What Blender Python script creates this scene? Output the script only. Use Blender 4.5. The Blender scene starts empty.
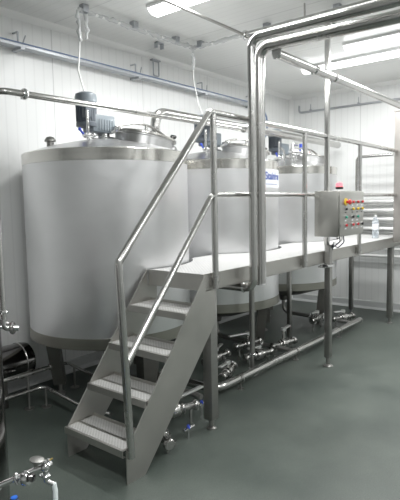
import bpy, bmesh, math, random
from mathutils import Vector, Matrix
random.seed(4)
SC = bpy.context.scene
COL = SC.collection
PI = math.pi
R = math.radians

# ------------------------------------------------------------------ materials
def new_mat(name):
    m = bpy.data.materials.new(name); m.use_nodes = True
    nt = m.node_tree; b = nt.nodes['Principled BSDF']
    return m, nt, b

def L(nt, a, b): nt.links.new(a, b)

def plain(name, col, rough=.5, metal=0., coat=0., emis=None, es=0., alpha=1., trans=0., ior=None):
    m, nt, b = new_mat(name)
    b.inputs['Base Color'].default_value = (*col, 1)
    b.inputs['Roughness'].default_value = rough
    b.inputs['Metallic'].default_value = metal
    b.inputs['Coat Weight'].default_value = coat
    if emis: b.inputs['Emission Color'].default_value = (*emis, 1); b.inputs['Emission Strength'].default_value = es
    b.inputs['Transmission Weight'].default_value = trans
    if ior: b.inputs['IOR'].default_value = ior
    # a faint surface unevenness so that nothing is perfectly flat in tone
    n = nt.nodes.new('ShaderNodeTexNoise'); n.inputs['Scale'].default_value = 40
    tc = nt.nodes.new('ShaderNodeTexCoord'); L(nt, tc.outputs['Object'], n.inputs['Vector'])
    mr = nt.nodes.new('ShaderNodeMapRange'); mr.inputs['To Min'].default_value = max(0, rough-.04); mr.inputs['To Max'].default_value = min(1, rough+.04)
    L(nt, n.outputs['Fac'], mr.inputs['Value']); L(nt, mr.outputs['Result'], b.inputs['Roughness'])
    return m

def steel(name, col=(.62, .62, .61), rough=.3, var=.08, stretch=(1, 1, 60), scale=3., aniso=0., colvar=.06, cloud=0.):
    m, nt, b = new_mat(name)
    b.inputs['Metallic'].default_value = 1
    tc = nt.nodes.new('ShaderNodeTexCoord')
    mp = nt.nodes.new('ShaderNodeMapping'); mp.inputs['Scale'].default_value = stretch
    L(nt, tc.outputs['Object'], mp.inputs['Vector'])
    n = nt.nodes.new('ShaderNodeTexNoise'); n.inputs['Scale'].default_value = scale; n.inputs['Detail'].default_value = 4
    L(nt, mp.outputs['Vector'], n.inputs['Vector'])
    n2 = nt.nodes.new('ShaderNodeTexNoise'); n2.inputs['Scale'].default_value = 2.2; n2.inputs['Detail'].default_value = 3
    L(nt, tc.outputs['Object'], n2.inputs['Vector'])
    mx = nt.nodes.new('ShaderNodeMath'); mx.operation = 'ADD'
    L(nt, n.outputs['Fac'], mx.inputs[0]); L(nt, n2.outputs['Fac'], mx.inputs[1])
    mr = nt.nodes.new('ShaderNodeMapRange'); mr.inputs['From Min'].default_value = .7; mr.inputs['From Max'].default_value = 1.3
    mr.inputs['To Min'].default_value = rough-var; mr.inputs['To Max'].default_value = rough+var
    L(nt, mx.outputs[0], mr.inputs['Value']); L(nt, mr.outputs['Result'], b.inputs['Roughness'])
    cr = nt.nodes.new('ShaderNodeMapRange'); cr.inputs['From Min'].default_value = .7; cr.inputs['From Max'].default_value = 1.3
    cr.inputs['To Min'].default_value = 1-colvar; cr.inputs['To Max'].default_value = 1+colvar
    L(nt, mx.outputs[0], cr.inputs['Value'])
    vm = nt.nodes.new('ShaderNodeVectorMath'); vm.operation = 'SCALE'; vm.inputs[0].default_value = col
    L(nt, cr.outputs['Result'], vm.inputs['Scale']); L(nt, vm.outputs['Vector'], b.inputs['Base Color'])
    if aniso:
        tg = nt.nodes.new('ShaderNodeTangent'); tg.direction_type = 'RADIAL'; tg.axis = 'Z'
        L(nt, tg.outputs['Tangent'], b.inputs['Tangent']); b.inputs['Anisotropic'].default_value = aniso
    return m

def ribbed(name, col, axis, pitch, join, rough, groove=.4, spec=.5, coat=0.):
    """sandwich panel: fine ribs every `pitch` m and a dark joint every `join` m along world axis 0/1"""
    m, nt, b = new_mat(name)
    g = nt.nodes.new('ShaderNodeNewGeometry'); sp = nt.nodes.new('ShaderNodeSeparateXYZ'); L(nt, g.outputs['Position'], sp.inputs[0])
    src = sp.outputs[axis]
    def saw(period, width):
        d = nt.nodes.new('ShaderNodeMath'); d.operation = 'DIVIDE'; L(nt, src, d.inputs[0]); d.inputs[1].default_value = period
        f = nt.nodes.new('ShaderNodeMath'); f.operation = 'FRACT'; L(nt, d.outputs[0], f.inputs[0])
        s = nt.nodes.new('ShaderNodeMath'); s.operation = 'SUBTRACT'; L(nt, f.outputs[0], s.inputs[0]); s.inputs[1].default_value = .5
        a = nt.nodes.new('ShaderNodeMath'); a.operation = 'ABSOLUTE'; L(nt, s.outputs[0], a.inputs[0])
        r = nt.nodes.new('ShaderNodeMapRange'); r.interpolation_type = 'SMOOTHSTEP'
        r.inputs['From Min'].default_value = 0; r.inputs['From Max'].default_value = width
        L(nt, a.outputs[0], r.inputs['Value']); return r.outputs['Result']
    rib = saw(pitch, .12); jn = saw(join, .006)
    mu = nt.nodes.new('ShaderNodeMapRange'); mu.inputs['To Min'].default_value = 1-groove; L(nt, jn, mu.inputs['Value'])
    mr = nt.nodes.new('ShaderNodeMapRange'); mr.inputs['To Min'].default_value = .93; L(nt, rib, mr.inputs['Value'])
    mm = nt.nodes.new('ShaderNodeMath'); mm.operation = 'MULTIPLY'; L(nt, mu.outputs[0], mm.inputs[0]); L(nt, mr.outputs[0], mm.inputs[1])
    vm = nt.nodes.new('ShaderNodeVectorMath'); vm.operation = 'SCALE'; vm.inputs[0].default_value = col
    L(nt, mm.outputs[0], vm.inputs['Scale']); L(nt, vm.outputs['Vector'], b.inputs['Base Color'])
    bp = nt.nodes.new('ShaderNodeBump'); bp.inputs['Strength'].default_value = .25; bp.inputs['Distance'].default_value = .004
    L(nt, mm.outputs[0], bp.inputs['Height']); L(nt, bp.outputs['Normal'], b.inputs['Normal'])
    b.inputs['Roughness'].default_value = rough; b.inputs['Specular IOR Level'].default_value = spec
    b.inputs['Coat Weight'].default_value = coat; b.inputs['Coat Roughness'].default_value = .3
    return m

def floor_mat():
    m, nt, b = new_mat('epoxy_floor')
    tc = nt.nodes.new('ShaderNodeTexCoord')
    n1 = nt.nodes.new('ShaderNodeTexNoise'); n1.inputs['Scale'].default_value = 1.1; n1.inputs['Detail'].default_value = 6; n1.inputs['Roughness'].default_value = .65
    n2 = nt.nodes.new('ShaderNodeTexNoise'); n2.inputs['Scale'].default_value = 130; n2.inputs['Detail'].default_value = 2
    L(nt, tc.outputs['Object'], n1.inputs['Vector']); L(nt, tc.outputs['Object'], n2.inputs['Vector'])
    r1 = nt.nodes.new('ShaderNodeValToRGB'); r1.color_ramp.elements[0].position = .36; r1.color_ramp.elements[1].position = .66
    r1.color_ramp.elements[0].color = (.050, .063, .055, 1); r1.color_ramp.elements[1].color = (.092, .108, .094, 1)
    L(nt, n1.outputs['Fac'], r1.inputs['Fac'])
    r2 = nt.nodes.new('ShaderNodeMapRange'); r2.inputs['From Min'].default_value = .3; r2.inputs['From Max'].default_value = .7
    r2.inputs['To Min'].default_value = .8; r2.inputs['To Max'].default_value = 1.2; L(nt, n2.outputs['Fac'], r2.inputs['Value'])
    vm = nt.nodes.new('ShaderNodeVectorMath'); vm.operation = 'SCALE'; L(nt, r1.outputs['Color'], vm.inputs[0]); L(nt, r2.outputs[0], vm.inputs['Scale'])
    L(nt, vm.outputs['Vector'], b.inputs['Base Color'])
    r3 = nt.nodes.new('ShaderNodeMapRange'); b.inputs['Specular IOR Level'].default_value = .4; r3.inputs['To Min'].default_value = .34; r3.inputs['To Max'].default_value = .6
    L(nt, n1.outputs['Fac'], r3.inputs['Value']); L(nt, r3.outputs[0], b.inputs['Roughness'])
    bp = nt.nodes.new('ShaderNodeBump'); bp.inputs['Strength'].default_value = .25; bp.inputs['Distance'].default_value = .002
    L(nt, n2.outputs['Fac'], bp.inputs['Height']); L(nt, bp.outputs['Normal'], b.inputs['Normal'])
    return m

def perforated(name, col, hole, metal, rough, pitch):
    """sheet with a grid of small raised studs / holes"""
    m, nt, b = new_mat(name)
    tc = nt.nodes.new('ShaderNodeTexCoord'); mp = nt.nodes.new('ShaderNodeMapping'); mp.inputs['Scale'].default_value = (1/pitch,)*3
    mp.inputs['Rotation'].default_value = (0, 0, R(45))
    L(nt, tc.outputs['Object'], mp.inputs['Vector'])
    fr = nt.nodes.new('ShaderNodeVectorMath'); fr.operation = 'FRACTION'; L(nt, mp.outputs[0], fr.inputs[0])
    sb = nt.nodes.new('ShaderNodeVectorMath'); sb.operation = 'SUBTRACT'; L(nt, fr.outputs[0], sb.inputs[0]); sb.inputs[1].default_value = (.5, .5, .5)
    ml = nt.nodes.new('ShaderNodeVectorMath'); ml.operation = 'MULTIPLY'; L(nt, sb.outputs[0], ml.inputs[0]); ml.inputs[1].default_value = (1, 1, 0)
    ln = nt.nodes.new('ShaderNodeVectorMath'); ln.operation = 'LENGTH'; L(nt, ml.outputs[0], ln.inputs[0])
    mr = nt.nodes.new('ShaderNodeMapRange'); mr.interpolation_type = 'SMOOTHSTEP'; mr.inputs['From Min'].default_value = .22; mr.inputs['From Max'].default_value = .32
    L(nt, ln.outputs['Value'], mr.inputs['Value'])
    mx = nt.nodes.new('ShaderNodeMix'); mx.data_type = 'RGBA'; mx.inputs['A'].default_value = (*hole, 1); mx.inputs['B'].default_value = (*col, 1)
    L(nt, mr.outputs[0], mx.inputs['Factor']); L(nt, mx.outputs['Result'], b.inputs['Base Color'])
    bp = nt.nodes.new('ShaderNodeBump'); bp.inputs['Strength'].default_value = .5; bp.inputs['Distance'].default_value = .003
    L(nt, mr.outputs[0], bp.inputs['Height']); L(nt, bp.outputs['Normal'], b.inputs['Normal'])
    b.inputs['Metallic'].default_value = metal; b.inputs['Roughness'].default_value = rough
    return m

M = dict(
    shell=steel('brushed_tank_steel', (.76, .76, .77), .35, .07, (.8, .8, 1.6), 1.8, .5, .07),
    dome=steel('satin_dome_steel', (.54, .54, .54), .34, .05, (1, 1, 1), 4, 0, .05),
    rim=steel('polished_band_steel', (.70, .685, .65), .18, .05, (1, 1, 20), 2, .3, .04),
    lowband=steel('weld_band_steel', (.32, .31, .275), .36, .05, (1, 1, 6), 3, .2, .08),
    pipe=steel('polished_pipe_steel', (.50, .495, .48), .24, .05, (1, 1, 1), 8, 0, .04),
    bright=steel('bright_fitting_steel', (.66, .66, .66), .16, .04, (1, 1, 1), 10, 0, .04),
    frame=steel('matt_frame_steel', (.33, .325, .31), .40, .06, (1, 1, 10), 5, 0, .08),
    boxsteel=steel('control_box_steel', (.40, .395, .37), .42, .05, (2, 2, 2), 3, 0, .06),
    plate=steel('mill_plate_steel', (.45, .44, .415), .44, .05, (2, 2, 2), 3, 0, .08),
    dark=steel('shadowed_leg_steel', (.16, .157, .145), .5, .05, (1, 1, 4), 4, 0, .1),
    column=steel('warm_casing_steel', (.34, .32, .30), .55, .05, (3, 3, 1), 6, 0, .08),
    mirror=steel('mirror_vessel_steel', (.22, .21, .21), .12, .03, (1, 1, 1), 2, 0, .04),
    palepipe=steel('pale_satin_pipe_steel', (.84, .84, .83), .42, .05, (1, 1, 1), 5, 0, .03),
    galv=steel('galvanised_steel', (.44, .455, .48), .5, .08, (8, 8, 8), 6, 0, .12),
    deck=perforated('studded_deck_plate', (.53, .525, .515), (.36, .36, .36), .1, .6, .022),
    tread=perforated('perforated_tread_plate', (.56, .555, .54), (.38, .375, .36), .3, .5, .018),
    wall=ribbed('white_wall_panel_x', (.82, .825, .82), 0, .10, 1.18, .38, .32, .5, .25),
    wall_y=ribbed('white_wall_panel_y', (.82, .825, .82), 1, .10, 1.18, .38, .32, .5, .25),
    ceil=ribbed('white_ceiling_panel', (.74, .745, .73), 0, .085, 1.18, .3, .35, .5, .3),
    floor=floor_mat(),
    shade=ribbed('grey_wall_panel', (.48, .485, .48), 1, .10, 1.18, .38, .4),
    cove=plain('grey_cove_strip', (.50, .51, .51), .4),
    white=plain('white_plastic', (.82, .82, .81), .4),
    wrap=plain('clear_wrap_plastic', (.86, .87, .88), .25, coat=.6, trans=.35, ior=1.3),
    cable=plain('white_cable', (.80, .80, .79), .5),
    bcable=plain('blue_cable', (.16, .22, .36), .45),
    gcable=plain('grey_cable', (.12, .13, .16), .5),
    motor=plain('blue_grey_motor_paint', (.17, .20, .225), .45, coat=.2),
    motor2=plain('dark_motor_fins', (.085, .10, .12), .5),
    black=plain('black_plastic', (.012, .012, .013), .35),
    rubber=plain('dark_rubber', (.03, .03, .03), .7),
    brass=plain('dull_brass', (.45, .33, .10), .4, metal=.6),
    red=plain('red_plastic', (.62, .03, .035), .35),
    yellow=plain('yellow_plastic', (.80, .55, .03), .35),
    green=plain('green_plastic', (.02, .30, .20), .35),
    blue=plain('blue_plastic', (.03, .07, .52), .35),
    hose=plain('blue_hose', (.02, .16, .75), .3),
    wtube=plain('pale_tube', (.70, .76, .76), .3),
    lamp=plain('red_beacon_lens', (.9, .10, .12), .25, emis=(1, .12, .15), es=2.2, trans=.3),
    label=plain('white_label', (.78, .80, .84), .5),
    ink=plain('blue_ink', (.05, .09, .34), .5),
    bottle=plain('clear_bottle_plastic', (.86, .92, .98), .08, trans=.75, ior=1.25),
    led=plain('led_diffuser', (.95, .95, .95), .5, emis=(.98, 1, 1), es=7.5),
    ledbody=plain('light_housing', (.8, .8, .8), .4),
)

# ------------------------------------------------------------------ mesh builder
def frame_of(d):
    d = d.normalized(); a = Vector((0, 0, 1)) if abs(d.z) < .9 else Vector((1, 0, 0))
    u = d.cross(a).normalized(); return u, d.cross(u).normalized()

class MB:
    def __init__(s): s.b = bmesh.new()
    def box(s, x0, x1, y0, y1, z0, z1, bev=0.):
        r = bmesh.ops.create_cube(s.b, size=1)
        for v in r['verts']:
            v.co = Vector(((x0+x1)/2+v.co.x*(x1-x0), (y0+y1)/2+v.co.y*(y1-y0), (z0+z1)/2+v.co.z*(z1-z0)))
        if bev:
            es = list({e for v in r['verts'] for e in v.link_edges})
            bmesh.ops.bevel(s.b, geom=es, offset=bev, segments=2, affect='EDGES', profile=.5)
        return s
    def bar(s, p, q, w, h):
        """rectangular bar p->q"""
        p, q = Vector(p), Vector(q); u, v = frame_of(q-p); vs = []
        for c in (p, q):
            for a, b_ in ((-1, -1), (1, -1), (1, 1), (-1, 1)): vs.append(s.b.verts.new(c+u*a*w/2+v*b_*h/2))
        for i in range(4): s.b.faces.new((vs[i], vs[(i+1) % 4], vs[4+(i+1) % 4], vs[4+i]))
        s.b.faces.new(vs[3::-1]); s.b.faces.new(vs[4:]); return s
    def prism(s, pts, axis, a, b_):
        """extrude polygon pts (2D) along axis 'y' or 'z' or 'x' from a to b_"""
        def P(p, t):
            return Vector((p[0], t, p[1])) if axis == 'y' else Vector((p[0], p[1], t)) if axis == 'z' else Vector((t, p[0], p[1]))
        A = [s.b.verts.new(P(p, a)) for p in pts]; B = [s.b.verts.new(P(p, b_)) for p in pts]; n = len(pts)
        for i in range(n): s.b.faces.new((A[i], A[(i+1) % n], B[(i+1) % n], B[i]))
        s.b.faces.new(A[::-1]); s.b.faces.new(B); return s
    def cyl(s, p, q, r, r2=None, seg=20, bev=0.):
        return s.tube([p, q], r, seg, radii=[r, r if r2 is None else r2])
    def tube(s, pts, r, seg=14, bend=0., caps=True, radii=None, n=6):
        pts = [Vector(p) for p in pts]
        if bend and len(pts) > 2:
            out = [pts[0]]
            for i in range(1, len(pts)-1):
                a, b_, c = pts[i-1], pts[i], pts[i+1]
                d1 = (a-b_); d2 = (c-b_); ang = d1.angle(d2)
                t = min(bend/math.tan(ang/2) if ang > .01 else bend, d1.length*.49, d2.length*.49)
                if PI-ang < .03: out.append(b_); continue
                P0 = b_+d1.normalized()*t; P2 = b_+d2.normalized()*t
                rr = t*math.tan(ang/2); cen = b_+(d1.normalized()+d2.normalized()).normalized()*(t/math.cos(ang/2))
                u = (P0-cen); w = (P2-cen); tot = u.angle(w); ax = u.cross(w).normalized()
                for k in range(n+1): out.append(cen+Matrix.Rotation(tot*k/n, 3, ax) @ u)
            out.append(pts[-1]); pts = out
        N = len(pts); rings = []; u = None
        for i, p in enumerate(pts):
            d = (pts[min(i+1, N-1)]-pts[max(i-1, 0)]).normalized()
            if u is None: u, v = frame_of(d)
            else:
                u = (u-d*u.dot(d)).normalized(); v = d.cross(u)
            rad = radii[i] if radii and len(radii) == N else r
            rings.append([s.b.verts.new(p+(u*math.cos(2*PI*k/seg)+v*math.sin(2*PI*k/seg))*rad) for k in range(seg)])
        for i in range(N-1):
            for k in range(seg):
                s.b.faces.new((rings[i][k], rings[i][(k+1) % seg], rings[i+1][(k+1) % seg], rings[i+1][k]))
        if caps: s.b.faces.new(rings[0][::-1]); s.b.faces.new(rings[-1])
        return s
    def lathe(s, prof, c=(0, 0, 0), d=(0, 0, 1), seg=32, close=False):
        """profile [(r, h)] revolved round axis d through c"""
        c, d = Vector(c), Vector(d).normalized(); u, v = frame_of(d); rings = []
        for r, h in prof:
            if r < 1e-6: rings.append([s.b.verts.new(c+d*h)])
            else: rings.append([s.b.verts.new(c+d*h+(u*math.cos(2*PI*k/seg)+v*math.sin(2*PI*k/seg))*r) for k in range(seg)])
        for i in range(len(rings)-1):
            A, B = rings[i], rings[i+1]
            for k in range(seg):
                k2 = (k+1) % seg
                if len(A) == 1 and len(B) == 1: continue
                if len(A) == 1: s.b.faces.new((A[0], B[k2], B[k]))
                elif len(B) == 1: s.b.faces.new((A[k], A[k2], B[0]))
                else: s.b.faces.new((A[k], A[k2], B[k2], B[k]))
        return s
    def torus(s, c, d, R_, r, seg=28, sub=8):
        u, v = frame_of(Vector(d)); c = Vector(c)
        rings = []
        dn = Vector(d).normalized()
        for i in range(seg):
            a = 2*PI*i/seg; rad = u*math.cos(a)+v*math.sin(a)
            rings.append([s.b.verts.new(c+rad*(R_+r*math.cos(2*PI*k/sub))+dn*r*math.sin(2*PI*k/sub)) for k in range(sub)])
        for i in range(seg):
            for k in range(sub):
                s.b.faces.new((rings[i][k], rings[i][(k+1) % sub], rings[(i+1) % seg][(k+1) % sub], rings[(i+1) % seg][k]))
        return s
    def ball(s, c, r, seg=14, flat=1.):
        res = bmesh.ops.create_uvsphere(s.b, u_segments=seg, v_segments=seg//2+2, radius=r)
        for v in res['verts']: v.co = Vector((v.co.x, v.co.y, v.co.z*flat))+Vector(c)
        return s
    def build(s, name, mat, parent=None, loc=None, smooth=True, **tags):
        bmesh.ops.recalc_face_normals(s.b, faces=s.b.faces)
        me = bpy.data.meshes.new(name)
        if loc is not None:
            bmesh.ops.translate(s.b, verts=s.b.verts, vec=-Vector(loc))
        s.b.to_mesh(me); s.b.free()
        if isinstance(mat, (list, tuple)):
            for m_ in mat: me.materials.append(m_)
        else: me.materials.append(mat)
        if smooth:
            me.polygons.foreach_set('use_smooth', [True]*len(me.polygons))
            try: me.set_sharp_from_angle(angle=R(38))
            except Exception: pass
        o = bpy.data.objects.new(name, me); COL.objects.link(o)
        if loc is not None: o.location = loc
        if parent: o.parent = parent
        for k, v in tags.items(): o[k] = v
        return o

def tag(o, label=None, cat=None, group=None):
    if label: o['label'] = label
    if cat: o['category'] = cat
    if group: o['group'] = group
    return o
def thing(name, label, cat, loc=(0, 0, 0), group=None, rot=(0, 0, 0)):
    o = bpy.data.objects.new(name, None); COL.objects.link(o); o.location = loc; o.rotation_euler = rot
    o.empty_display_size = .1
    return tag(o, label, cat, group)
def copy_tree(o, parent=None):
    c = o.copy(); COL.objects.link(c); c.parent = parent
    for ch in list(o.children): copy_tree(ch, c)
    return c
def struct(name, mb, mat, smooth=False): return mb.build(name, mat, smooth=smooth, kind='structure')

# ------------------------------------------------------------------ camera (fitted to the photograph)
Rm = ((0.62731845, 0.08415247, -0.77420277), (-0.77852749, 0.04332784, -0.62611312), (-0.01914443, 0.99551045, 0.09269537))
cam = bpy.data.cameras.new('camera'); co = bpy.data.objects.new('camera', cam); COL.objects.link(co)
m4 = Matrix(Rm).to_4x4(); m4.translation = Vector((0, 0, 1.65)); co.matrix_world = m4
cam.sensor_width = 36; cam.lens = 36*506/500; cam.clip_start = .05
SC.camera = co

# ------------------------------------------------------------------ room
XE, YB, ZC = 7.52, 4.12, 3.33
X0, Y0 = -2.2, -3.2
struct('floor', MB().box(X0, XE, Y0, YB, -.1, 0), M['floor'])
struct('ceiling', MB().box(X0, XE, Y0, YB, ZC, ZC+.1), M['ceil'])
struct('wall_back', MB().box(X0, XE+.1, YB, YB+.1, -.1, ZC+.1), M['wall'])
struct('wall_right', MB().box(XE, XE+.1, Y0, YB, -.1, ZC+.1), M['wall_y'])
struct('wall_left', MB().box(X0-.1, X0, Y0-.1, YB+.1, -.1, ZC+.1), M['shade'])
struct('wall_front', MB().box(X0, XE+.1, Y0-.1, Y0, -.1, ZC+.1), M['shade'])
def cove(name, a, axis):
    prof = [(0, 0), (.045, 0), (.038, .012), (.014, .03), (.012, .11), (0, .12)]
    mb = MB()
    if axis == 'x': mb.prism([(YB-p[0], p[1]) for p in prof], 'x', X0, XE)
    else: mb.prism([(XE-p[0], p[1]) for p in prof], 'y', Y0, YB)
    struct(name, mb, M['cove'])
cove('baseboard_back', 0, 'x'); cove('baseboard_right', 0, 'y')
struct('trim_1', MB().prism([(YB, ZC), (YB-.05, ZC), (YB-.035, ZC-.02), (YB-.02, ZC-.035), (YB, ZC-.05)], 'x', X0, XE), M['white'])
struct('trim_2', MB().prism([(XE, ZC), (XE-.05, ZC), (XE-.035, ZC-.02), (XE-.02, ZC-.035), (XE, ZC-.05)], 'y', Y0, YB), M['white'])
struct('trim_3', MB().prism([(XE, YB), (XE-.05, YB), (XE-.035, YB-.02), (XE-.02, YB-.035), (XE, YB-.05)], 'z', 0, ZC), M['white'])

# ------------------------------------------------------------------ tanks
TR = .690
TXY = [(2.928, 3.38), (4.455, 3.38), (5.955, 3.38)]
ZB, ZT = .560, 2.066           # bottom edge and shoulder of the shell
def tri_clamp(mb, c, d, r, w=.012):
    c, d = Vector(c), Vector(d).normalized()
    mb.lathe([(0, -w), (r*.95, -w), (r*1.18, -w*.35), (r*1.18, w*.35), (r*.95, w), (0, w)], c, d, 18)
    u, v = frame_of(d); p = c+u*r*1.25
    mb.cyl(p-v*.012, p+v*.016, .006, seg=8)

def clampo(parent, c, d, r, w=.012):
    mb = MB(); tri_clamp(mb, c, d, r, w); return mb.build('clamp', M['bright'], parent)

def make_tank(k, legs):
    cx, cy = TXY[k]
    lab = ['large brushed steel tank behind the stairs, nearest and leftmost of three',
           'brushed steel tank in the middle, with the blue lettered plate',
           'brushed steel tank furthest right, behind the control box and hand rail'][k]
    t = thing('storage_tank', lab, 'tank', (cx, cy, 0), 'brushed steel tanks along the back wall')
    MB().lathe([(TR, ZB+.085), (TR, ZT-.085)], seg=96).build('shell', M['shell'], t)
    MB().lathe([(TR-.001, ZT-.09), (TR+.004, ZT-.088), (TR+.004, ZT-.003), (TR-.002, ZT+.003), (TR-.012, ZT+.006)], seg=96).build('shoulder_band', M['rim'], t)
    MB().lathe([(TR-.012, ZT+.006), (TR-.2, ZT+.062), (.25, ZT+.115), (.07, ZT+.14), (0, ZT+.14)], seg=96).build('top_dome', M['dome'], t)
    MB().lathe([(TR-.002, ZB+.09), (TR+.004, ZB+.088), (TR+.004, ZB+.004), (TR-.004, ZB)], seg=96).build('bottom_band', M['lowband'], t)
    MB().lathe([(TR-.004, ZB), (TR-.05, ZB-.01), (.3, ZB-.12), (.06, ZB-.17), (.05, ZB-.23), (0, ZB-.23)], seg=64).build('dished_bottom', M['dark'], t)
    for a in legs:
        dx, dy = math.cos(R(a)), math.sin(R(a)); px, py = -dy, dx
        mb = MB(); rt, rb = .56, .50
        # tapered folded channel leg
        def q(r_, w): return [(dx*r_+px*w, dy*r_+py*w), (dx*(r_-.10)+px*w, dy*(r_-.10)+py*w), (dx*(r_-.10)-px*w, dy*(r_-.10)-py*w), (dx*r_-px*w, dy*r_-py*w)]
        top = [mb.b.verts.new((*p, ZB+.02)) for p in q(rt+.02, .10)]; bot = [mb.b.verts.new((*p, .10)) for p in q(rb+.02, .055)]
        for i in range(4): mb.b.faces.new((top[i], top[(i+1) % 4], bot[(i+1) % 4], bot[i]))
        mb.b.faces.new(top); mb.b.faces.new(bot[::-1])
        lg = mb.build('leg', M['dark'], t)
        fx, fy = dx*(rb-.03), dy*(rb-.03)
        MB().cyl((fx, fy, .03), (fx, fy, .12), .016).lathe([(0, 0), (.045, 0), (.045, .008), (.02, .03), (0, .03)], (fx, fy, 0)).build('foot', M['frame'], lg)
    # agitator drive: gearbox on the centre, motor standing beside it
    zt = ZT+.14
    ad = MB().lathe([(.10, 0), (.10, .02), (.06, .03), (.055, .06), (0, .06)], (-.03, 0, zt-.01)).build('agitator_mount', M['bright'], t)
    g = MB(); g.box(-.19, .05, -.07, .07, zt+.045, zt+.19, .012); g.box(.045, .06, -.05, .05, zt+.065, zt+.17, .004)
    for yy in (-.068, .062): g.box(-.14, .03, yy-.005, yy+.011, zt+.06, zt+.15, .002)
    for i in range(6): g.box(-.13+i*.028, -.12+i*.028, -.078, -.066, zt+.06, zt+.15)
    g.build('gearbox', M['motor'], t, label='blue-grey gearbox')
    mo = MB(); mz = zt+.075
    mo.lathe([(.04, 0), (.085, .01), (.085, .04), (.074, .05), (.074, .20), (.078, .205), (.078, .21)], (-.20, 0, mz), seg=28)
    for i in range(20):
        a = 2*PI*i/20
        c, s_ = math.cos(a), math.sin(a)
        mo.bar((-.20+c*.078, s_*.078, mz+.05), (-.20+c*.078, s_*.078, mz+.20), .004, .016)
    mo.box(-.28, -.22, -.095, -.045, mz+.07, mz+.17, .008)
    mot = mo.build('motor', M['motor2'], t, label='dark finned electric motor')
    MB().lathe([(.087, 0), (.090, .06), (.084, .085), (.055, .10), (0, .105)], (-.20, 0, mz+.185), seg=28).build('fan_cover', M['motor'], mot)
    # manway with its lid, bridge and knob
    mx, my = .165, -.27; ang = R(10)
    nk = MB().lathe([(.245, -.10), (.245, .095), (.255, .10), (.255, .11), (.0, .11)], (mx, my, ZT+.03), (.17, -.10, 1), 48).build('manway_neck', M['dome'], t)
    ax = Vector((.17, -.10, 1)).normalized(); base = Vector((mx, my, ZT+.03))+ax*.118
    ld = MB().lathe([(.25, -.008), (.272, -.004), (.272, .008), (.25, .014), (.2, .026), (.08, .05), (0, .054)], base, ax, 48).build('manway_lid', M['rim'], t)
    u = Vector((1, -.25, 0)); u = (u-ax*u.dot(ax)).normalized()
    pts = [base+u*(-.285+.57*i/12)+ax*(.02+.085*math.sin(PI*i/12)) for i in range(13)]
    MB().tube(pts, .011, 8).cyl(base+ax*.02, base+ax*.10, .012).build('lid_bridge', M['pipe'], ld)
    kp = base+u*.285
    MB().cyl(kp-ax*.05, kp+ax*.07, .007, seg=8).lathe([(0, .06), (.02, .06), (.03, .075), (.026, .09), (0, .094)], kp, ax, 12).build('clamp_knob', M['black'], ld, label='black star knob')
    hp = base-u*.275
    MB().box(hp.x-.02, hp.x+.03, hp.y-.04, hp.y+.04, hp.z-.03, hp.z+.02, .004).cyl((hp.x, hp.y-.05, hp.z), (hp.x, hp.y+.05, hp.z), .012).build('lid_hinge', M['bright'], nk)
    # sampling/air valve with blue lever beside the motor
    vx, vy = -.27, -.10; v = MB()
    v.tube([(vx, vy, ZT+.04), (vx, vy, ZT+.34)], .012, 10); v.tube([(vx-.05, vy, zt+.0), (vx+.09, vy, zt+.0)], .016, 10)
    tri_clamp(v, (vx+.05, vy, zt), (1, 0, 0), .02); tri_clamp(v, (vx-.03, vy, zt), (1, 0, 0), .02)
    v.ball((vx, vy, zt), .026)
    vv = v.build('vent_valve', M['bright'], t)
    MB().tube([(vx-.05, vy, zt+.01), (vx-.085, vy-.01, zt+.035)], .009, 8).ball((vx-.09, vy-.01, zt+.04), .014, 10).build('lever', M['blue'], vv, label='blue lever tip')
    # spray ball inlet cap at the rear left
    MB().lathe([(.03, -.03), (.03, .04), (.045, .045), (.045, .06), (.03, .08), (0, .09)], (-.42, .20, ZT+.06)).build('inlet_cap', M['frame'], t)
    # small vent elbow at the right rim
    MB().tube([(.50, -.28, ZT+.02), (.50, -.28, ZT+.09), (.55, -.30, ZT+.09), (.56, -.31, ZT+.05)], .009, 8, .02).build('vent_elbow', M['bright'], t)
    return t

tank1 = make_tank(0, (138, 15, -98))
tank2 = make_tank(1, (-58, 62, 182))
tank3 = make_tank(2, (-62, 58, 178))

# lettered plate curved round the middle tank
def curved_text(txt, size, th0, z, parent, mat, name, rad):
    cu = bpy.data.curves.new('t', 'FONT'); cu.body = txt; cu.size = size; cu.extrude = .0006; cu.offset = size*.03
    to = bpy.data.objects.new('t', cu); COL.objects.link(to)
    dg = bpy.context.evaluated_depsgraph_get(); me = bpy.data.meshes.new_from_object(to.evaluated_get(dg))
    bpy.data.objects.remove(to)
    for v in me.vertices:
        th = th0+v.co.x/rad; r_ = rad+v.co.z
        v.co = Vector((math.cos(th)*r_, math.sin(th)*r_, z+v.co.y))
    me.materials.clear(); me.materials.append(mat); me.name = name
    o = bpy.data.objects.new(name, me); COL.objects.link(o); o.parent = parent; return o
pl = MB(); n = 14; a0, a1 = R(-98), R(-62); rr = TR+.003; vs = []
for i in range(n+1):
    th = a0+(a1-a0)*i/n
    vs.append([pl.b.verts.new((math.cos(th)*q, math.sin(th)*q, z)) for q, z in ((TR-.002, 1.79), (rr, 1.79), (rr, 1.99), (TR-.002, 1.99))])
for i in range(n):
    for k in range(4): pl.b.faces.new((vs[i][k], vs[i][(k+1) % 4], vs[i+1][(k+1) % 4], vs[i+1][k]))
pl.b.faces.new(vs[0]); pl.b.faces.new(vs[-1][::-1])
plo = pl.build('name_plate', M['label'], tank2, label='white plate with blue lettering')
curved_text('Stainless', .105, R(-96), 1.875, plo, M['ink'], 'lettering', rr+.001)
curved_text('- - - - - - - - - -', .05, R(-95), 1.815, plo, M['ink'], 'small_print', rr+.001)

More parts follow.
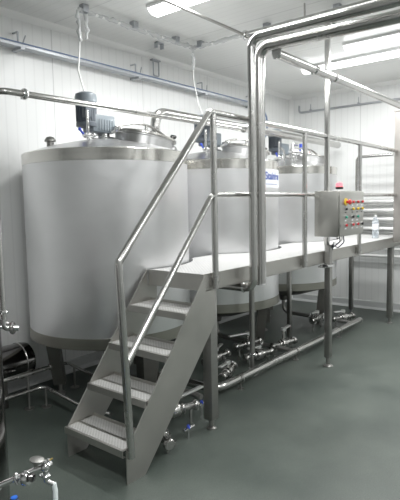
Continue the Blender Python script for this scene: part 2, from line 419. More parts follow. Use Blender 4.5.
# ------------------------------------------------------------------ platform
PZ = 1.155; PY = 2.17; PX0, PX1, PYB = 2.71, 7.12, 2.92
plat = thing('platform', 'raised steel platform with a pale studded deck in front of the tanks', 'platform', (4.9, 2.5, 0))
def P(o):  # keep parts in place under their thing
    return o
def plat_part(mb, name, mat, **k):
    o = mb.build(name, mat, **k); o.parent = plat; o.matrix_parent_inverse = Matrix.Translation(-Vector(plat.location)); return o
outline = [(PX0, PY), (PX1, PY), (PX1, PYB)]
rc = TR+.035
for k in (2, 1, 0):
    cx, cy = TXY[k]; h = math.acos((cy-PYB)/rc)
    nseg = 20
    for i in range(nseg+1):
        a = -PI/2+h-2*h*i/nseg
        p = (cx+rc*math.cos(a), cy+rc*math.sin(a))
        if p[0] <= PX0:
            # leave the arc at the deck's left edge
            yy = cy-math.sqrt(max(0, rc*rc-(PX0-cx)**2)); outline.append((PX0, yy)); break
        outline.append(p)
plat_part(MB().prism(outline, 'z', PZ-.012, PZ), 'deck', M['deck'], smooth=False)
f = MB()
f.box(PX0, PX1, PY-.008, PY, 1.04, PZ+.002); f.box(PX0, PX1, PY-.008, PY+.04, 1.035, 1.043)
plat_part(f, 'front_fascia', M['plate'])
yl = TXY[0][1]-math.sqrt(rc*rc-(PX0-TXY[0][0])**2)
plat_part(MB().box(PX0-.008, PX0, PY-.008, yl, 1.04, PZ+.002), 'left_fascia', M['plate'])
plat_part(MB().box(PX1, PX1+.008, PY-.008, PYB, 1.04, PZ+.002).box(6.63, PX1, PYB, PYB+.008, 1.04, PZ+.002), 'rear_fascia', M['plate'])
for xx in (3.63, 5.13, 6.60, 7.08):
    plat_part(MB().box(xx-.025, xx+.025, PY, PYB, 1.06, PZ-.012), 'cross_beam', M['frame'])
for (x, y, w, e) in ((2.822, 2.205, .078, 1), (6.745, 2.22, .070, 1), (6.95, 2.84, .055, 1), (5.19, 2.87, .045, 0), (3.69, 2.87, .045, 0)):
    lg = plat_part(MB().box(x-w/2, x+w/2, y-w/2, y+w/2, .075 if e else .06, 1.055, .004), 'leg', M['frame'])
    ft = MB().cyl((x, y, .02), (x, y, .11), .02).lathe([(0, 0), (.036, 0), (.036, .008), (.018, .02), (0, .02)], (x, y, 0)).build('foot', M['frame'])
    ft.parent = lg; ft.matrix_parent_inverse = lg.matrix_parent_inverse.copy() @ Matrix.Identity(4)
    ft.matrix_parent_inverse = (Matrix.Translation(Vector(plat.location)) @ lg.matrix_parent_inverse).inverted() @ Matrix.Identity(4)

# ------------------------------------------------------------------ stairs
st = thing('staircase', 'steep stainless steel stairs of four perforated treads up to the platform', 'stairs', (0, 0, 0))
prof = [(1.925, 0), (2.075, .0), (2.80, .80), (2.80, 1.04), (2.70, 1.04), (2.70, 1.157), (1.925, .20)]
for y0 in (2.140, 2.702):
    s_ = MB().prism(prof, 'y', y0, y0+.008)
    dx, dz = 2.70-1.925, 1.157-.20; l = math.hypot(dx, dz); yi = y0+(.008 if y0 < 2.5 else -.02)
    s_.bar((1.935, yi+.006, .205), (2.695, yi+.006, 1.143), .004, .02) if False else None
    s_.build('side_stringer', M['plate'], st, smooth=False)
for i in range(4):
    z = .215+.235*i; x = 1.905+.197*i
    t_ = MB()
    t_.box(x, x+.235, 2.149, 2.701, z-.004, z); t_.box(x-.004, x, 2.149, 2.701, z-.042, z)
    t_.box(x+.231, x+.235, 2.149, 2.701, z, z+.018); t_.box(x, x+.02, 2.149, 2.701, z-.046, z-.042)
    t_.box(x+.1, x+.13, 2.149, 2.701, z-.03, z-.004)
    tr = t_.build('tread', M['plate'], st, smooth=False)
    MB().box(x+.012, x+.095, 2.165, 2.685, z, z+.0015).box(x+.118, x+.222, 2.165, 2.685, z, z+.0015).build('grip_strip', M['tread'], tr, smooth=False)

# ------------------------------------------------------------------ hand rail
hr = thing('handrail', 'polished tubular hand rail up the stairs and along the platform front', 'handrail', (0, 0, 0))
RY = 2.132; rr_ = .0235
MB().tube([(1.955, RY, .16), (1.905, RY, 1.325), (2.765, RY, 2.262), (6.638, RY, 2.258)], rr_, 14, .05).build('top_rail', M['pipe'], hr)
MB().tube([(1.955, RY, .745), (2.765, RY, 1.690), (2.83, RY, 1.705), (6.638, RY, 1.703)], rr_*.86, 14, .05).build('middle_rail', M['pipe'], hr)
for x in (2.805, 4.145, 5.43):
    p_ = MB().cyl((x, RY, 1.05), (x, RY, 2.25), rr_*.95).build('post', M['pipe'], hr)
    MB().box(x-.03, x+.03, RY+.012, 2.162, 1.07, 1.13).cyl((x, RY-.03, 1.10), (x, RY-.018, 1.10), .008, seg=6).build('mounting_plate', M['frame'], p_)
for z in (.22, .34): MB().cyl((1.955, RY+.002, z), (1.955, 2.14, z), .012, seg=8).build('fixing_bolt', M['frame'], hr)

er = thing('handrail', 'plain grey hand rail closing the far end of the platform', 'handrail', (7.09, 2.6, 1.155))
o = MB().tube([(0, .23, 0), (0, .23, 1.10), (0, -.28, 1.10)], .02, 14, .06).build('rail', M['pipe'], er)
MB().lathe([(.045, 0), (.045, .008), (.02, .012)], (0, .23, 0)).build('flange', M['frame'], er)

# ------------------------------------------------------------------ support column with control box
sc_ = thing('support_column', 'slim square steel column from floor to ceiling behind the control box', 'column', (4.63, 2.125, 0))
MB().box(-.030, .030, -.030, .030, .09, 1.22, .004).build('lower_post', M['frame'], sc_)
MB().box(-.062, -.020, -.021, .021, 1.22, ZC, .003).build('upper_post', M['pipe'], sc_)
MB().cyl((0, 0, .02), (0, 0, .10), .02).lathe([(0, 0), (.05, 0), (.05, .008), (.022, .022), (0, .022)], (0, 0, 0)).build('foot', M['frame'], sc_)
MB().box(-.10, .045, -.045, .045, 1.005, 1.028, .003).box(-.16, -.09, -.035, .035, 1.008, 1.024, .003).build('clamp_bracket', M['bright'], sc_)
MB().lathe([(.0, -.012), (.022, -.012), (.022, .012), (0, .012)], (-.15, -.03, 1.03)).build('bracket_cap', M['black'], sc_)

CBZ = .40
cb = thing('control_box', 'steel electrical control box with rows of coloured push buttons on the column', 'control box', (4.545, 1.965, 1.335))
MB().box(-.285, .285, -.10, .13, -.012, .40, .006).build('enclosure', M['boxsteel'], cb)
dr = MB().box(-.275, .275, -.113, -.1005, .0, .39, .003).build('door', M['boxsteel'], cb)
MB().box(-.262, -.25, -.117, -.09, .07, .10).build('hinge', M['frame'], dr)
xs = [-.155, .0, .113, .222]; zs = [.298, .234, .161, .088]
spec = [['estop', 'red', 'red', 'red'], ['black', 'yellow', 'yellow', 'yellow'], ['green', 'black', 'green', None], ['red', 'red', 'red', 'black']]
for r_ in range(4):
    for c_ in range(4):
        s1 = spec[r_][c_]
        if not s1: continue
        x, z, y = xs[c_], zs[r_], -.113
        if s1 == 'estop':
            b_ = MB().lathe([(.034, 0), (.034, .008), (0, .008)], (x, y, z), (0, -1, 0), 20).build('emergency_stop', M['yellow'], cb, label='red mushroom stop button on a yellow ring')
            MB().lathe([(.012, 0), (.012, .02), (.024, .024), (.025, .034), (.016, .042), (0, .044)], (x+.006, y-.008, z), (0, -1, 0), 20).build('mushroom_head', M['red'], b_)
        else:
            b_ = MB().lathe([(.0165, 0), (.0165, .006), (.012, .008), (0, .008)], (x, y, z), (0, -1, 0), 16).build('push_button', M['bright'], cb, label='%s push button' % s1)
            MB().lathe([(.0125, 0), (.0115, .012), (0, .013)], (x, y-.008, z), (0, -1, 0), 16).build('button_cap', M[s1], b_)
            MB().box(x-.016, x+.016, y-.002, y, z-.036, z-.026).build('name_tag', M['label'] if r_ != 1 else M['black'], b_)
for i, (x, d) in enumerate(((.02, .10), (.06, .14), (-.03, .12))):
    MB().tube([(x, 0, 0), (x, -.01, -d*.6), (x+.0, .05, -d), (.115, .12, -d*.9), (.115, .16, -.25)], .006, 8, .03).build('cable', M['gcable'] if i else M['white'], cb, label='thin cable looping under the box')
bl = MB().lathe([(.034, 0), (.034, .022), (0, .022)], (-.14, -.04, .40)).build('beacon_base', M['black'], cb)
bc = thing('warning_beacon', 'small glowing red warning beacon on top of the control box', 'beacon', (4.42, 1.925, 1.757))
bl.parent = bc; bl.location = (.14, .04, -.407)
MB().lathe([(.028, 0), (.029, .035), (.02, .052), (0, .056)], (0, 0, 0)).build('lens', M['lamp'], bc)

# ------------------------------------------------------------------ water bottle
wb = thing('water_bottle', 'clear plastic water bottle standing on the platform deck beside the column', 'bottle', (6.45, 2.32, PZ))
MB().lathe([(0, .004), (.036, 0), (.042, .01), (.042, .08), (.038, .10), (.042, .12), (.042, .20), (.036, .235), (.018, .268), (.015, .275), (.015, .285)], seg=24).build('body', M['bottle'], wb)
MB().lathe([(.0175, .275), (.0175, .298), (0, .299)], seg=18).build('cap', M['white'], wb)
MB().lathe([(.0428, .115), (.0428, .19)], seg=24).build('paper_label', M['label'], wb)

# ------------------------------------------------------------------ square cased riser at the right edge
cr_ = thing('cased_riser', 'tall pale steel casing rising from the platform corner, at the right edge', 'riser', (6.79, 2.053, 1.03))
MB().prism([(-.14, -.11), (.14, -.11), (.14, .11), (-.14, .11)], 'z', .07, 1.72).prism([(-.14, -.11), (.14, -.11), (.14, -.095), (-.14, -.095)], 'z', .03, .07).build('casing', M['column'], cr_, smooth=False)
MB().box(-.12, .12, -.112, -.09, .0, .035, .004).build('bottom_lip', M['frame'], cr_)
MB().box(-.15, .15, -.12, .12, 1.72, 1.735, .003).build('top_cap', M['column'], cr_)

# ------------------------------------------------------------------ main risers and overhead pipes
VX, VY = 3.185, 2.055
p1 = thing('process_pipe', 'slender polished pipe rising past the platform and bending overhead, left of the pair', 'pipe', (0, 0, 0), 'pair of polished overhead pipes')
MB().tube([(VX-.012, 2.50, 1.0), (VX-.012, VY, 1.0), (VX-.012, VY, 2.82), (3.26, -1.4, 2.83)], .030, 18, .075, n=10).build('tube', M['pipe'], p1)
clampo(p1, (VX-.012, VY+.09, 1.0), (0, 1, 0), .032); clampo(p1, (3.21, 1.45, 2.823), (0, 1, 0), .032)
MB().box(VX-.06, VX+.17, VY+.035, VY+.085, 1.012, 1.036, .002).build('bracket', M['frame'], p1)
p2 = thing('process_pipe', 'thick polished pipe rising past the platform and bending overhead, right of the pair', 'pipe', (0, 0, 0), 'pair of polished overhead pipes')
MB().tube([(VX+.092, VY, 1.03), (VX+.092, VY, 2.775), (3.42, -1.4, 2.775)], .041, 22, .09, n=10).build('tube', M['pipe'], p2)
MB().lathe([(0, 0), (.041, 0), (.043, .012), (0, .02)], (VX+.092, VY, 1.03), (0, 0, -1)).build('end_cap', M['bright'], p2); clampo(p2, (3.33, .85, 2.775), (0, 1, 0), .043)

p3 = thing('process_pipe', 'polished pipe running high under the ceiling above the bent pair', 'pipe', (0, 0, 0))
MB().tube([(4.07, 2.70, 3.19), (4.10, -1.4, 3.19)], .03, 16).build('tube', M['pipe'], p3)
MB().lathe([(0, -.02), (.04, -.02), (.045, -.01), (.045, .01), (.03, .03), (0, .03)], (4.07, 2.70, 3.19), (0, 1, 0)).build('end_cap', M['bright'], p3)
for y in (2.1, 1.3, .3):
    MB().bar((4.08, y, 3.215), (4.08, y, ZC), .012, .012).build('hanger', M['frame'], p3)
p4 = thing('conduit', 'thin grey steel rod running from the upper left to the capped ceiling pipe', 'conduit', (0, 0, 0))
MB().tube([(-1.5, 2.70, 3.19), (4.06, 2.70, 3.19)], .013, 10).build('tube', M['frame'], p4)
p5 = thing('process_pipe', 'polished pipe slanting down to the right under the ceiling, in front of the column', 'pipe', (0, 0, 0))
MB().tube([(3.30, 1.92, 2.715), (6.84, 1.92, 2.715), (7.5, 1.92, 2.715)], .034, 16).build('tube', M['pipe'], p5)
MB().lathe([(0, -.012), (.036, -.012), (.042, 0), (.036, .012), (0, .012)], (3.30, 1.92, 2.715), (1, 0, 0)).build('end_cap', M['bright'], p5)
clampo(p5, (4.28, 1.92, 2.715), (1, 0, 0), .036); clampo(p5, (3.9, 1.92, 2.715), (1, 0, 0), .036)

# pipes over the tanks
p6 = thing('process_pipe', 'long thin polished pipe passing in front of the nearest motor', 'pipe', (0, 0, 0))
MB().tube([(1.70, YB, 2.36), (1.70, 2.93, 2.36), (4.30, 2.93, 2.385)], .021, 16, .09, n=10).build('tube', M['pipe'], p6)
c_ = MB(); tri_clamp(c_, (1.875, 2.93, 2.361), (1, 0, 0), .030, .016); c_.bar((1.875, 2.95, 2.361), (1.875, 2.95, 2.33), .02, .02); c_.build('clamp', M['bright'], p6)
p7 = thing('process_pipe', 'thick polished pipe rising from the nearest tank and running above the tanks', 'pipe', (0, 0, 0))
MB().tube([(3.375, 3.22, 2.10), (3.375, 3.22, 2.476), (7.30, 3.22, 2.476)], .044, 20, .12, n=10).build('tube', M['pipe'], p7)
c_ = MB(); tri_clamp(c_, (4.80, 3.22, 2.476), (1, 0, 0), .046, .014); c_.build('clamp', M['bright'], p7)
MB().lathe([(.044, 0), (.05, .01), (.05, .03), (.03, .06), (.0, .065)], (7.30, 3.22, 2.476), (1, 0, 0)).build('end_cap', M['bright'], p7)

# valve cluster on the third tank
vc = thing('valve_manifold', 'cluster of small steel valves above the furthest tank', 'valves', (5.55, 3.02, 2.12))
v = MB()
v.tube([(0, 0, -.04), (0, 0, .22), (.12, 0, .22)], .018, 12, .03).tube([(.16, .05, -.04), (.16, .05, .18)], .02, 12).tube([(-.12, -.03, .12), (.34, -.02, .12)], .02, 12)
v.tube([(-.2, 0, -.04), (-.2, 0, .12), (-.28, 0, .15)], .014, 10, .03)
for q in ((0, 0, .06), (0, 0, .16), (.16, .05, .06)): tri_clamp(v, q, (0, 0, 1), .024)
for q in ((-.06, -.03, .12), (.08, -.02, .12), (.26, -.02, .12)): tri_clamp(v, q, (1, 0, 0), .026)
v.ball((.0, -.03, .12), .036).ball((.18, -.02, .12), .036)
v.build('pipework', M['bright'], vc)
MB().cyl((.18, -.02, .14), (.18, -.02, .23), .022).build('actuator', M['blue'], vc, label='blue actuator')
MB().bar((0, -.04, .15), (.10, -.10, .17), .012, .02).build('lever', M['frame'], vc)
MB().box(.36, .44, -.02, .02, .10, .14, .004).build('red_tag', M['red'], vc, label='small red tag')
vd = thing('vent_filter', 'upright steel filter housing beside the furthest tank manway', 'filter', (6.02, 3.10, 2.14))
MB().lathe([(0, -.02), (.03, -.02), (.03, .03), (.04, .04), (.04, .17), (.028, .20), (.012, .21), (.012, .24), (0, .24)], seg=20).build('housing', M['bright'], vd)
MB().torus((0, 0, .04), (0, 0, 1), .042, .006).build('clamp', M['pipe'], vd)

# ------------------------------------------------------------------ floor level collector pipe
fp = thing('drain_pipe', 'long polished pipe lying just above the floor along the platform front', 'pipe', (0, 0, 0))
MB().tube([(3.24, 2.80, .105), (3.26, 2.49, .095), (6.34, 2.47, .09)], .036, 18, .15, n=10).build('tube', M['pipe'], fp)
MB().lathe([(.034, 0), (.036, .004), (.036, .016), (.02, .02), (0, .02)], (6.34, 2.47, .09), (1, 0, 0)).build('end_cap', M['frame'], fp)
for x in (3.6, 4.62, 5.7):
    MB().torus((x, 2.4745, .093), (1, 0, 0), .038, .005).cyl((x, 2.4745, .0), (x, 2.4745, .06), .008, seg=8).lathe([(.03, 0), (.03, .006), (0, .007)], (x, 2.4745, 0)).build('support_clip', M['frame'], fp)
dp = thing('drain_pipe', 'upright steel drop pipe ending in the valves under the platform', 'pipe', (3.98, 2.60, 0))
MB().tube([(0, 0, 1.142), (0, 0, .19)], .026, 16).tube([(0, 0, .20), (0, 0, .0)], .018, 12).build('tube', M['frame'], dp)
clampo(dp, (0, 0, .20), (0, 0, 1), .03); MB().lathe([(.05, 0), (.05, .006), (.02, .01)], (0, 0, 0)).build('foot', M['bright'], dp)

def butterfly(label, loc, rz, handle='bar', length=.12, hz=.055, group='floor valves under the platform', scale=1., lever_mat='palepipe'):
    scale = 1.35; loc = (loc[0], loc[1], loc[2]+.02)
    t = thing('butterfly_valve', label, 'valve', loc, group, (0, 0, R(rz))); t.scale = (scale,)*3
    b_ = MB(); b_.tube([(-.15, 0, 0), (.15, 0, 0)], .020, 14)
    for x in (-.13, -.045, .045, .13): tri_clamp(b_, (x, 0, 0), (1, 0, 0), .026)
    b_.lathe([(.034, -.028), (.038, -.02), (.038, .02), (.034, .028)], (0, 0, 0), (1, 0, 0), 18)
    b_.cyl((0, 0, .02), (0, 0, hz), .012)
    b_.cyl((.10, 0, 0), (.10, 0, -loc[2]/scale+.002), .009, seg=8).cyl((-.10, 0, 0), (-.10, 0, -loc[2]/scale+.002), .009, seg=8)
    b_.build('body', M['pipe'], t)
    h = MB().box(-.02, length, -.014, .014, hz, hz+.012, .004)
    h.cyl((0, 0, hz-.006), (0, 0, hz+.018), .02)
    ho = h.build('lever', M[lever_mat], t)
    ho.rotation_euler = (0, 0, R({'bar': 20, 'cross': 85, 'back': 170}[handle]))
    return t
VB = butterfly
VB('steel valve with long level lever, between stair stringer and front platform leg', (2.66, 2.42, .12), -20, 'bar', .24)
VB('small steel valve nearest the floor beside the stair stringer', (2.42, 2.33, .06), 60, 'back', .06)
VB('steel valve half hidden behind the front platform leg, with flat lever', (3.20, 2.98, .16), 15, 'bar', .16)
VB('low steel valve with bright lever just behind the start of the floor pipe', (3.66, 2.66, .09), 20, 'back', .12)
VB('steel valve behind the drop pipe foot, nearest the middle tank', (3.80, 2.90, .14), 0, 'bar', .14)
VB('steel valve right of the drop pipe foot, close to the floor pipe', (4.25, 2.70, .09), -12, 'back', .10)
VB('steel valve below the middle tank with a bright raised lever', (4.40, 2.93, .13), -10, 'back', .18, .08)
VB('steel valve with high lever between the middle and furthest tanks', (4.72, 2.68, .10), -10, 'bar', .14, .11)
VB('steel valve joined to the far end of the floor pipe', (6.20, 2.64, .11), -20, 'back', .10)
VB('steel valve behind the support column near the far end of the floor pipe', (5.90, 2.86, .13), 5, 'back', .10)
for (x, y, z, lb) in ((2.90, 2.36, .14, 'small blue tipped drain cock above the valve behind the front leg'), (2.60, 2.24, .09, 'small blue tipped drain cock lowest beside the stair stringer')):
    t = thing('drain_cock', lb, 'valve', (x, y, 0))
    MB().tube([(-.05, 0, z-.02), (.06, 0, z-.02)], .012, 10).cyl((0, 0, z-.02), (0, 0, 0), .008, seg=8).build('body', M['bright'], t)
    MB().tube([(0, 0, z), (-.06, -.05, z+.01)], .006, 8).build('lever', M['bright'], t)
    MB().tube([(-.03, -.03, z+.005), (.0, 0, z+.0)], .012, 8).build('grip', M['blue'], t, label='blue grip')
# outlet pipes from each tank bottom to the collector
for (cx, cy), lb, ty in zip(TXY, ('outlet pipe curving from beneath the nearest tank', 'outlet pipe curving from beneath the middle tank', 'outlet pipe curving from beneath the furthest tank'), (2.5, 2.5, 2.5)):
    t = thing('outlet_pipe', lb, 'pipe', (cx, cy, 0))
    MB().tube([(0, 0, .36), (0, 0, .16), (.12, ty-cy+.05, .11), (.12, ty-cy-.02, .10)], .024, 14, .09).build('tube', M['frame'], t)
    clampo(t, (.078, (ty-cy)*.62, .127), (.12, ty-cy, -.05), .03); clampo(t, (.055, (ty-cy)*.42, .139), (.12, ty-cy, -.05), .03)

# ------------------------------------------------------------------ low pipes at the left, in front of the back wall
def foot_support(mb, x, y, z):
    mb.cyl((x, y, 0), (x, y, z), .009, seg=8); mb.lathe([(.04, 0), (.04, .006), (0, .008)], (x, y, 0))
lp = thing('floor_pipe', 'bent pipe on a small foot running round to the stairs, lowest at the left', 'pipe', (0, 0, 0))
MB().tube([(.6, 3.62, .15), (2.36, 3.62, .15), (2.30, 3.05, .14), (2.33, 2.75, .14)], .016, 12, .07).build('tube', M['pipe'], lp)
for q in ((2.33, 3.545, .15), (.9, 3.62, .15)):
    s1 = MB(); foot_support(s1, *q); s1.build('foot', M['frame'], lp)
lp2 = thing('floor_pipe', 'straight pipe against the back wall above the bent one', 'pipe', (0, 0, 0))
MB().tube([(.6, 3.62, .30), (2.42, 3.62, .295)], .018, 12).lathe([(.018, 0), (.026, .004), (.026, .012), (0, .014)], (2.42, 3.62, .295), (1, 0, 0)).build('tube', M['pipe'], lp2)
for q in ((1.2, 3.62, .30), (2.22, 3.62, .29)):
    s1 = MB(); foot_support(s1, *q); s1.build('foot', M['frame'], lp2)
lp3 = thing('floor_pipe', 'bent pipe passing beneath the nearest tank towards the stairs', 'pipe', (0, 0, 0))
MB().tube([(2.56, 3.92, .19), (2.79, 3.88, .19), (2.72, 3.3, .165), (2.74, 2.75, .16)], .014, 12, .05).build('tube', M['pipe'], lp3)
s1 = MB(); foot_support(s1, 2.75, 3.72, .18); s1.build('foot', M['frame'], lp3)

dm = thing('horizontal_drum', 'dark horizontal steel drum lying behind the low pipes at the left edge', 'drum', (1.5, 3.885, .335))
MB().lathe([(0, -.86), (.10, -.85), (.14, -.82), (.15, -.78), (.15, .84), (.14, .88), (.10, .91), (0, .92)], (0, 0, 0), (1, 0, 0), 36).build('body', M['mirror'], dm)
for x in (-.5, .6): MB().box(x-.03, x+.03, -.11, .11, -.335, -.10, .004).build('cradle', M['dark'], dm)
MB().torus((.80, 0, 0), (1, 0, 0), .152, .005, 32, 6).build('end_band', M['pipe'], dm)

# ------------------------------------------------------------------ end wall pipes
labs = ['highest of the horizontal pipes on the end wall', 'second pipe down on the end wall', 'third pipe down on the end wall', 'fourth pipe down on the end wall, level with the bottle',
        'pipe on the end wall level with the platform deck', 'slim pipe on the end wall just under the platform', 'lowest slim white pipe on the end wall']
for z, r_, lb in zip((1.615, 1.485, 1.355, 1.215, 1.07, .925, .82), (.045, .045, .045, .048, .040, .018, .022), labs):
    t = thing('wall_pipe', lb, 'pipe', (XE-.09, 0, z), 'horizontal pipes on the end wall')
    MB().tube([(0, 3.06, 0), (0, -2.4, 0)], r_, 16).lathe([(r_, 0), (r_*.7, .012), (0, .016)], (0, 3.06, 0), (0, 1, 0), 16).build('tube', M['white'] if r_ < .03 else M['palepipe'], t)
    for y in (2.98, 1.9, .6, -.7, -2.):
        MB().torus((0, y, 0), (0, 1, 0), r_+.004, .004, 18, 6).bar((r_, y, 0), (.09, y, 0), .01, .02).build('wall_clip', M['frame'], t)

# ------------------------------------------------------------------ cable tray on the back wall
ct = thing('cable_tray', 'galvanised cable tray carrying a blue cable along the back wall', 'cable tray', (0, 4.02, 3.03))
MB().box(-2.15, 6.40, -.045, .045, -.022, -.019).box(-2.15, 6.40, -.047, -.044, -.022, .012).box(-2.15, 6.40, .044, .047, -.022, .012).build('tray', M['galv'], ct)
MB().tube([(-2.15, -.052, .008), (6.36, -.052, .008)], .006, 8).build('cable', M['bcable'], ct, label='blue cable')
MB().tube([(-2.15, -.01, -.008), (6.40, -.01, -.008)], .010, 8).tube([(-2.15, .015, -.01), (6.40, .015, -.01)], .008, 8).build('cable', M['cable'], ct, label='white cables lying in the tray')
for x in (-.7, .9, 2.55, 3.95, 5.1, 6.2):
    MB().bar((x, .02, -.02), (x, .02, .12), .012, .012).bar((x, .02, .12), (x, .095, .12), .012, .012).box(x-.02, x+.02, -.05, .09, -.04, -.022).bar((x, -.045, .0), (x+.05, -.02, .09), .008, .008).build('bracket', M['galv'], ct)
dcb = thing('cable', 'blue cable dropping from the tray end down to the furthest tank', 'cable', (0, 0, 0))
MB().tube([(6.38, 4.02, 3.03), (6.50, 4.02, 3.01), (6.60, 4.02, 2.90), (6.62, 4.02, 2.72), (6.5, 3.98, 2.6)], .014, 10, .04).build('sheath', M['bcable'], dcb)
ec = thing('conduit', 'pale conduit clipped high along the end wall', 'conduit', (0, 0, 0))
MB().tube([(XE-.03, 3.95, 3.17), (XE-.03, 3.95, 3.06), (XE-.03, -2.5, 3.065)], .016, 10, .04).build('tube', M['galv'], ec)
for y in (3.75, 2.97, 1.9, .8, -.4): MB().box(XE-.05, XE-.0005, y-.012, y+.012, 3.05, 3.09).bar((XE-.03, y, 3.07), (XE-.03, y, 3.17), .010, .010).build('clip', M['galv'], ec)

# wall bracket of thin tubes on the back wall
wk = thing('wall_bracket', 'small white conduit bracket fixed to the wall under the ceiling', 'bracket', (4.33, YB-.03, 3.10))
MB().tube([(-.05, 0, .17), (-.05, 0, 0), (.04, 0, 0), (.04, 0, .17)], .008, 8, .02).box(-.07, .06, -.015, .03, .165, .18).build('frame', M['galv'], wk)

# ------------------------------------------------------------------ wrapped ceiling conduits and motor cables
def wobble(p, q, n, amp):
    p, q = Vector(p), Vector(q); return [p.lerp(q, i/n)+Vector([random.uniform(-amp, amp) for _ in range(3)]) for i in range(n+1)]
def wrapped(label, p, q, clips, n=40):
    t = thing('wrapped_conduit', label, 'conduit', (0, 0, 0))
    MB().tube([p, q], .012, 10).build('tube', M['white'], t)
    pts = wobble(p, q, n, .007)
    w = MB(); w.tube(pts, .02, 10, radii=[random.uniform(.012, .024) for _ in pts]); w.build('plastic_wrap', M['wrap'], t)
    for c in clips:
        MB().box(c[0]-.03, c[0]+.03, c[1]-.03, c[1]+.03, c[2]-.005, ZC, .004).build('ceiling_clip', M['galv'], t)
wrapped('plastic wrapped conduit clipped under the ceiling above the two nearer tanks', (2.80, 3.52, 3.28), (4.28, 3.49, 3.28), [(3.42, 3.50, 3.27), (4.0, 3.50, 3.27), (2.86, 3.52, 3.27)])
wrapped('plastic wrapped conduit running across the ceiling towards the right', (4.28, 3.49, 3.28), (4.30, 1.6, 3.28), [(4.28, 3.4, 3.27), (4.29, 2.6, 3.27), (4.3, 1.9, 3.27)], 46)
mc = thing('motor_cable', 'white cable in loose clear wrap hanging down to the nearest motor', 'cable', (0, 0, 0))
MB().tube([(2.80, 3.52, 3.28), (2.80, 3.52, 3.0), (2.72, 3.45, 2.75), (2.72, 3.38, 2.56)], .007, 8, .05).build('sheath', M['cable'], mc)
pts = wobble((2.79, 3.52, 3.27), (2.80, 3.51, 3.02), 10, .008)
MB().tube(pts, .02, 10, radii=[random.uniform(.010, .021) for _ in pts]).tube(wobble((2.86, 3.50, 3.26), (2.87, 3.50, 3.04), 9, .009), .014, 8, radii=[random.uniform(.008, .02) for _ in range(10)]).build('plastic_wrap', M['wrap'], mc)
mc2 = thing('motor_cable', 'white cable hanging from the ceiling corner to the middle motor', 'cable', (0, 0, 0))
MB().tube([(4.26, 3.49, 3.28), (4.24, 3.47, 2.95), (4.22, 3.40, 2.70), (4.25, 3.36, 2.56)], .006, 8, .05).build('sheath', M['cable'], mc2)
pts = wobble((4.26, 3.49, 3.27), (4.24, 3.47, 3.05), 8, .008)
MB().tube(pts, .018, 10, radii=[random.uniform(.008, .018) for _ in pts]).build('plastic_wrap', M['wrap'], mc2)
jb = thing('ceiling_clip', 'small grey pipe clip on the ceiling beside the wrapped conduit', 'clip', (4.02, 3.75, ZC))
MB().box(-.05, .05, -.02, .02, -.012, 0).box(-.05, -.035, -.02, .02, -.06, 0).box(.035, .05, -.02, .02, -.06, 0).build('bracket', M['galv'], jb)

# ------------------------------------------------------------------ ceiling lights
def ceiling_light(label, x, y0, y1, w=.17, power=60):
    t = thing('ceiling_light', label, 'light', (x, (y0+y1)/2, ZC), 'white strip lights on the ceiling'); h = (y1-y0)/2
    MB().prism([(-w/2-.01, 0), (-w/2-.01, -.02), (-w/2+.01, -.035), (w/2-.01, -.035), (w/2+.01, -.02), (w/2+.01, 0)], 'y', -h-.01, h+.01).build('housing', M['ledbody'], t, smooth=False)
    MB().prism([(-w/2, -.03), (-w/2+.02, -.055), (-w/2+.05, -.07), (w/2-.05, -.07), (w/2-.02, -.055), (w/2, -.03)], 'y', -h, h).build('diffuser', M['led'], t, smooth=False)
    la = bpy.data.lights.new('lamp', 'AREA'); la.shape = 'RECTANGLE'; la.size = w; la.size_y = y1-y0; la.energy = power; la.color = (.985, 1, .99)
    lo = bpy.data.objects.new('lamp', la); COL.objects.link(lo); lo.location = (x, (y0+y1)/2, ZC-.08)
    return t
ceiling_light('white strip light on the ceiling above the nearest tank, at the top left', 3.30, 1.55, 3.12)
ceiling_light('white strip light above the control box, furthest and lowest in view', 6.02, .9, 3.10)
ceiling_light('added white strip light just under the overhead pipes, for the ceiling glow at the right edge', 5.45, .3, 2.30)  # added fixture, stands in for the bright glow on the ceiling here
ceiling_light('white strip light on the ceiling behind the viewpoint, left row', .6, -.9, 1.2, power=75)
ceiling_light('white strip light on the ceiling behind the viewpoint, middle row', 2.4, -2.6, -.6, power=75)
ceiling_light('white strip light on the ceiling behind the viewpoint, right row', 5.2, -2.6, -.8, power=75)

# ------------------------------------------------------------------ foreground vessel, pipe and valve set at the left edge
fv = thing('round_vessel', 'dark mirror-polished round vessel cut off by the left edge', 'vessel', (.838, 2.25, 0))
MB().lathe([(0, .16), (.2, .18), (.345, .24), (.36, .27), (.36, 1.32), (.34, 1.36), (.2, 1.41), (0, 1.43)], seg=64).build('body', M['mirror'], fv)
for a in (20, 140, 260):
    MB().cyl((.27*math.cos(R(a)), .27*math.sin(R(a)), 0), (.27*math.cos(R(a)), .27*math.sin(R(a)), .24), .02).build('leg', M['frame'], fv)


gp = thing('sample_pipe', 'thin upright steel pipe ending in a round capped fitting, left edge', 'pipe', (1.128, 2.004, 0))
MB().tube([(-.5, .2, 1.95), (0, 0, 1.95), (0, 0, 1.155), (.03, -.012, 1.13)], .011, 12, .04).build('tube', M['pipe'], gp)
c_ = MB(); tri_clamp(c_, (0, 0, 1.20), (0, 0, 1), .018, .007)
c_.tube([(0, 0, 1.17), (0, 0, 1.13), (.05, -.03, 1.125)], .014, 12, .02)
c_.tube([(-.16, .07, 1.16), (.0, 0, 1.135)], .009, 10)
c_.build('elbow', M['bright'], gp)
MB().lathe([(0, -.006), (.022, -.006), (.026, 0), (.022, .006), (.006, .009), (0, .009)], (.028, -.02, 1.128), (.5, -.85, .1), 24).torus((.028, -.02, 1.128), (.5, -.85, .1), .024, .004, 24, 8).build('end_cap', M['mirror'], gp)

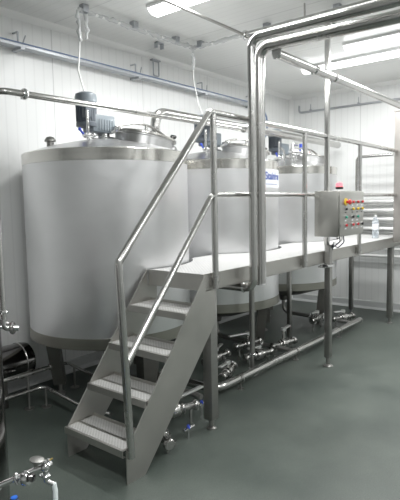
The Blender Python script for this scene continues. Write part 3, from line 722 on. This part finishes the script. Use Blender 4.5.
# valve set at the bottom left corner: side pipe, T piece, butterfly body, cap and tube
gv = thing('sampling_valve', 'steel valve set with a flat round knob projecting at the bottom left', 'valve', (1.08, 1.742, .60))
A = Vector((-.17, .20, -.11)); B = Vector((.0, .0, .0)); d = (B-A).normalized()
v = MB(); v.tube([A, B, B+Vector((.035, -.03, .012))], .012, 14)
tri_clamp(v, A.lerp(B, .42), d, .018, .007); tri_clamp(v, A.lerp(B, .72), d, .018, .007)
v.lathe([(0, -.014), (.026, -.014), (.03, -.008), (.03, .008), (.026, .014), (0, .014)], A.lerp(B, .84)+Vector((.0, -.01, -.012)), (.45, -.85, .1), 20)
v.ball((.028, -.028, .008), .019); v.tube([(.028, -.028, .008), (.028, -.028, -.05), (.050, -.042, -.068)], .010, 12, .012)
tri_clamp(v, (.028, -.028, -.028), (0, 0, 1), .016, .006); tri_clamp(v, (.038, -.036, .022), (.3, -.2, 1), .014, .006)
v.tube([(.028, -.028, .01), (.040, -.038, .038)], .008, 10)
v.build('body', M['bright'], gv)
MB().lathe([(0, -.01), (.015, -.01), (.018, 0), (.015, .006), (0, .008)], A.lerp(B, .84)+Vector((.012, -.034, -.008)), (.45, -.85, .1), 20).build('hub', M['mirror'], gv)
MB().lathe([(.008, -.022), (.008, 0), (.028, .003), (.029, .010), (.02, .013), (0, .014)], (.004, -.006, .034), (.12, -.1, 1), 24).build('round_knob', M['frame'], gv, label='flat grey round knob')
MB().bar((.04, -.04, .036), (.052, -.045, .040), .006, .004).build('brass_tag', M['brass'], gv, label='small yellowish tag')
MB().tube([(.052, -.044, -.066), (.056, -.046, -.10), (.052, -.044, -.30), (.05, -.04, -.597)], .0105, 12, .02).build('drain_tube', M['wtube'], gv, label='pale translucent tube hanging down')
bh = thing('hose', 'short bright blue hose end under the valve set, bottom left', 'hose', (1.007, 1.786, 0))
MB().tube([(.0, .0, .505), (.004, -.006, .45), (.01, -.01, .30), (.0, 0, .012)], .013, 12, .04).build('tube', M['hose'], bh)
MB().torus((0, 0, .498), (0, 0, 1), .014, .004, 16, 6).build('collar', M['black'], bh)

# ------------------------------------------------------------------ light, colour
w = bpy.data.worlds.new('world'); w.use_nodes = True; SC.world = w
w.node_tree.nodes['Background'].inputs['Color'].default_value = (.8, .82, .84, 1)
w.node_tree.nodes['Background'].inputs['Strength'].default_value = .3
SC.view_settings.view_transform = 'Standard'
SC.view_settings.look = 'None'
SC.view_settings.exposure = -0.12; SC.view_settings.gamma = 1.10
SC.cycles.max_bounces = 10
SC.cycles.diffuse_bounces = 5
SC.cycles.glossy_bounces = 6
SC.cycles.sample_clamp_indirect = 6
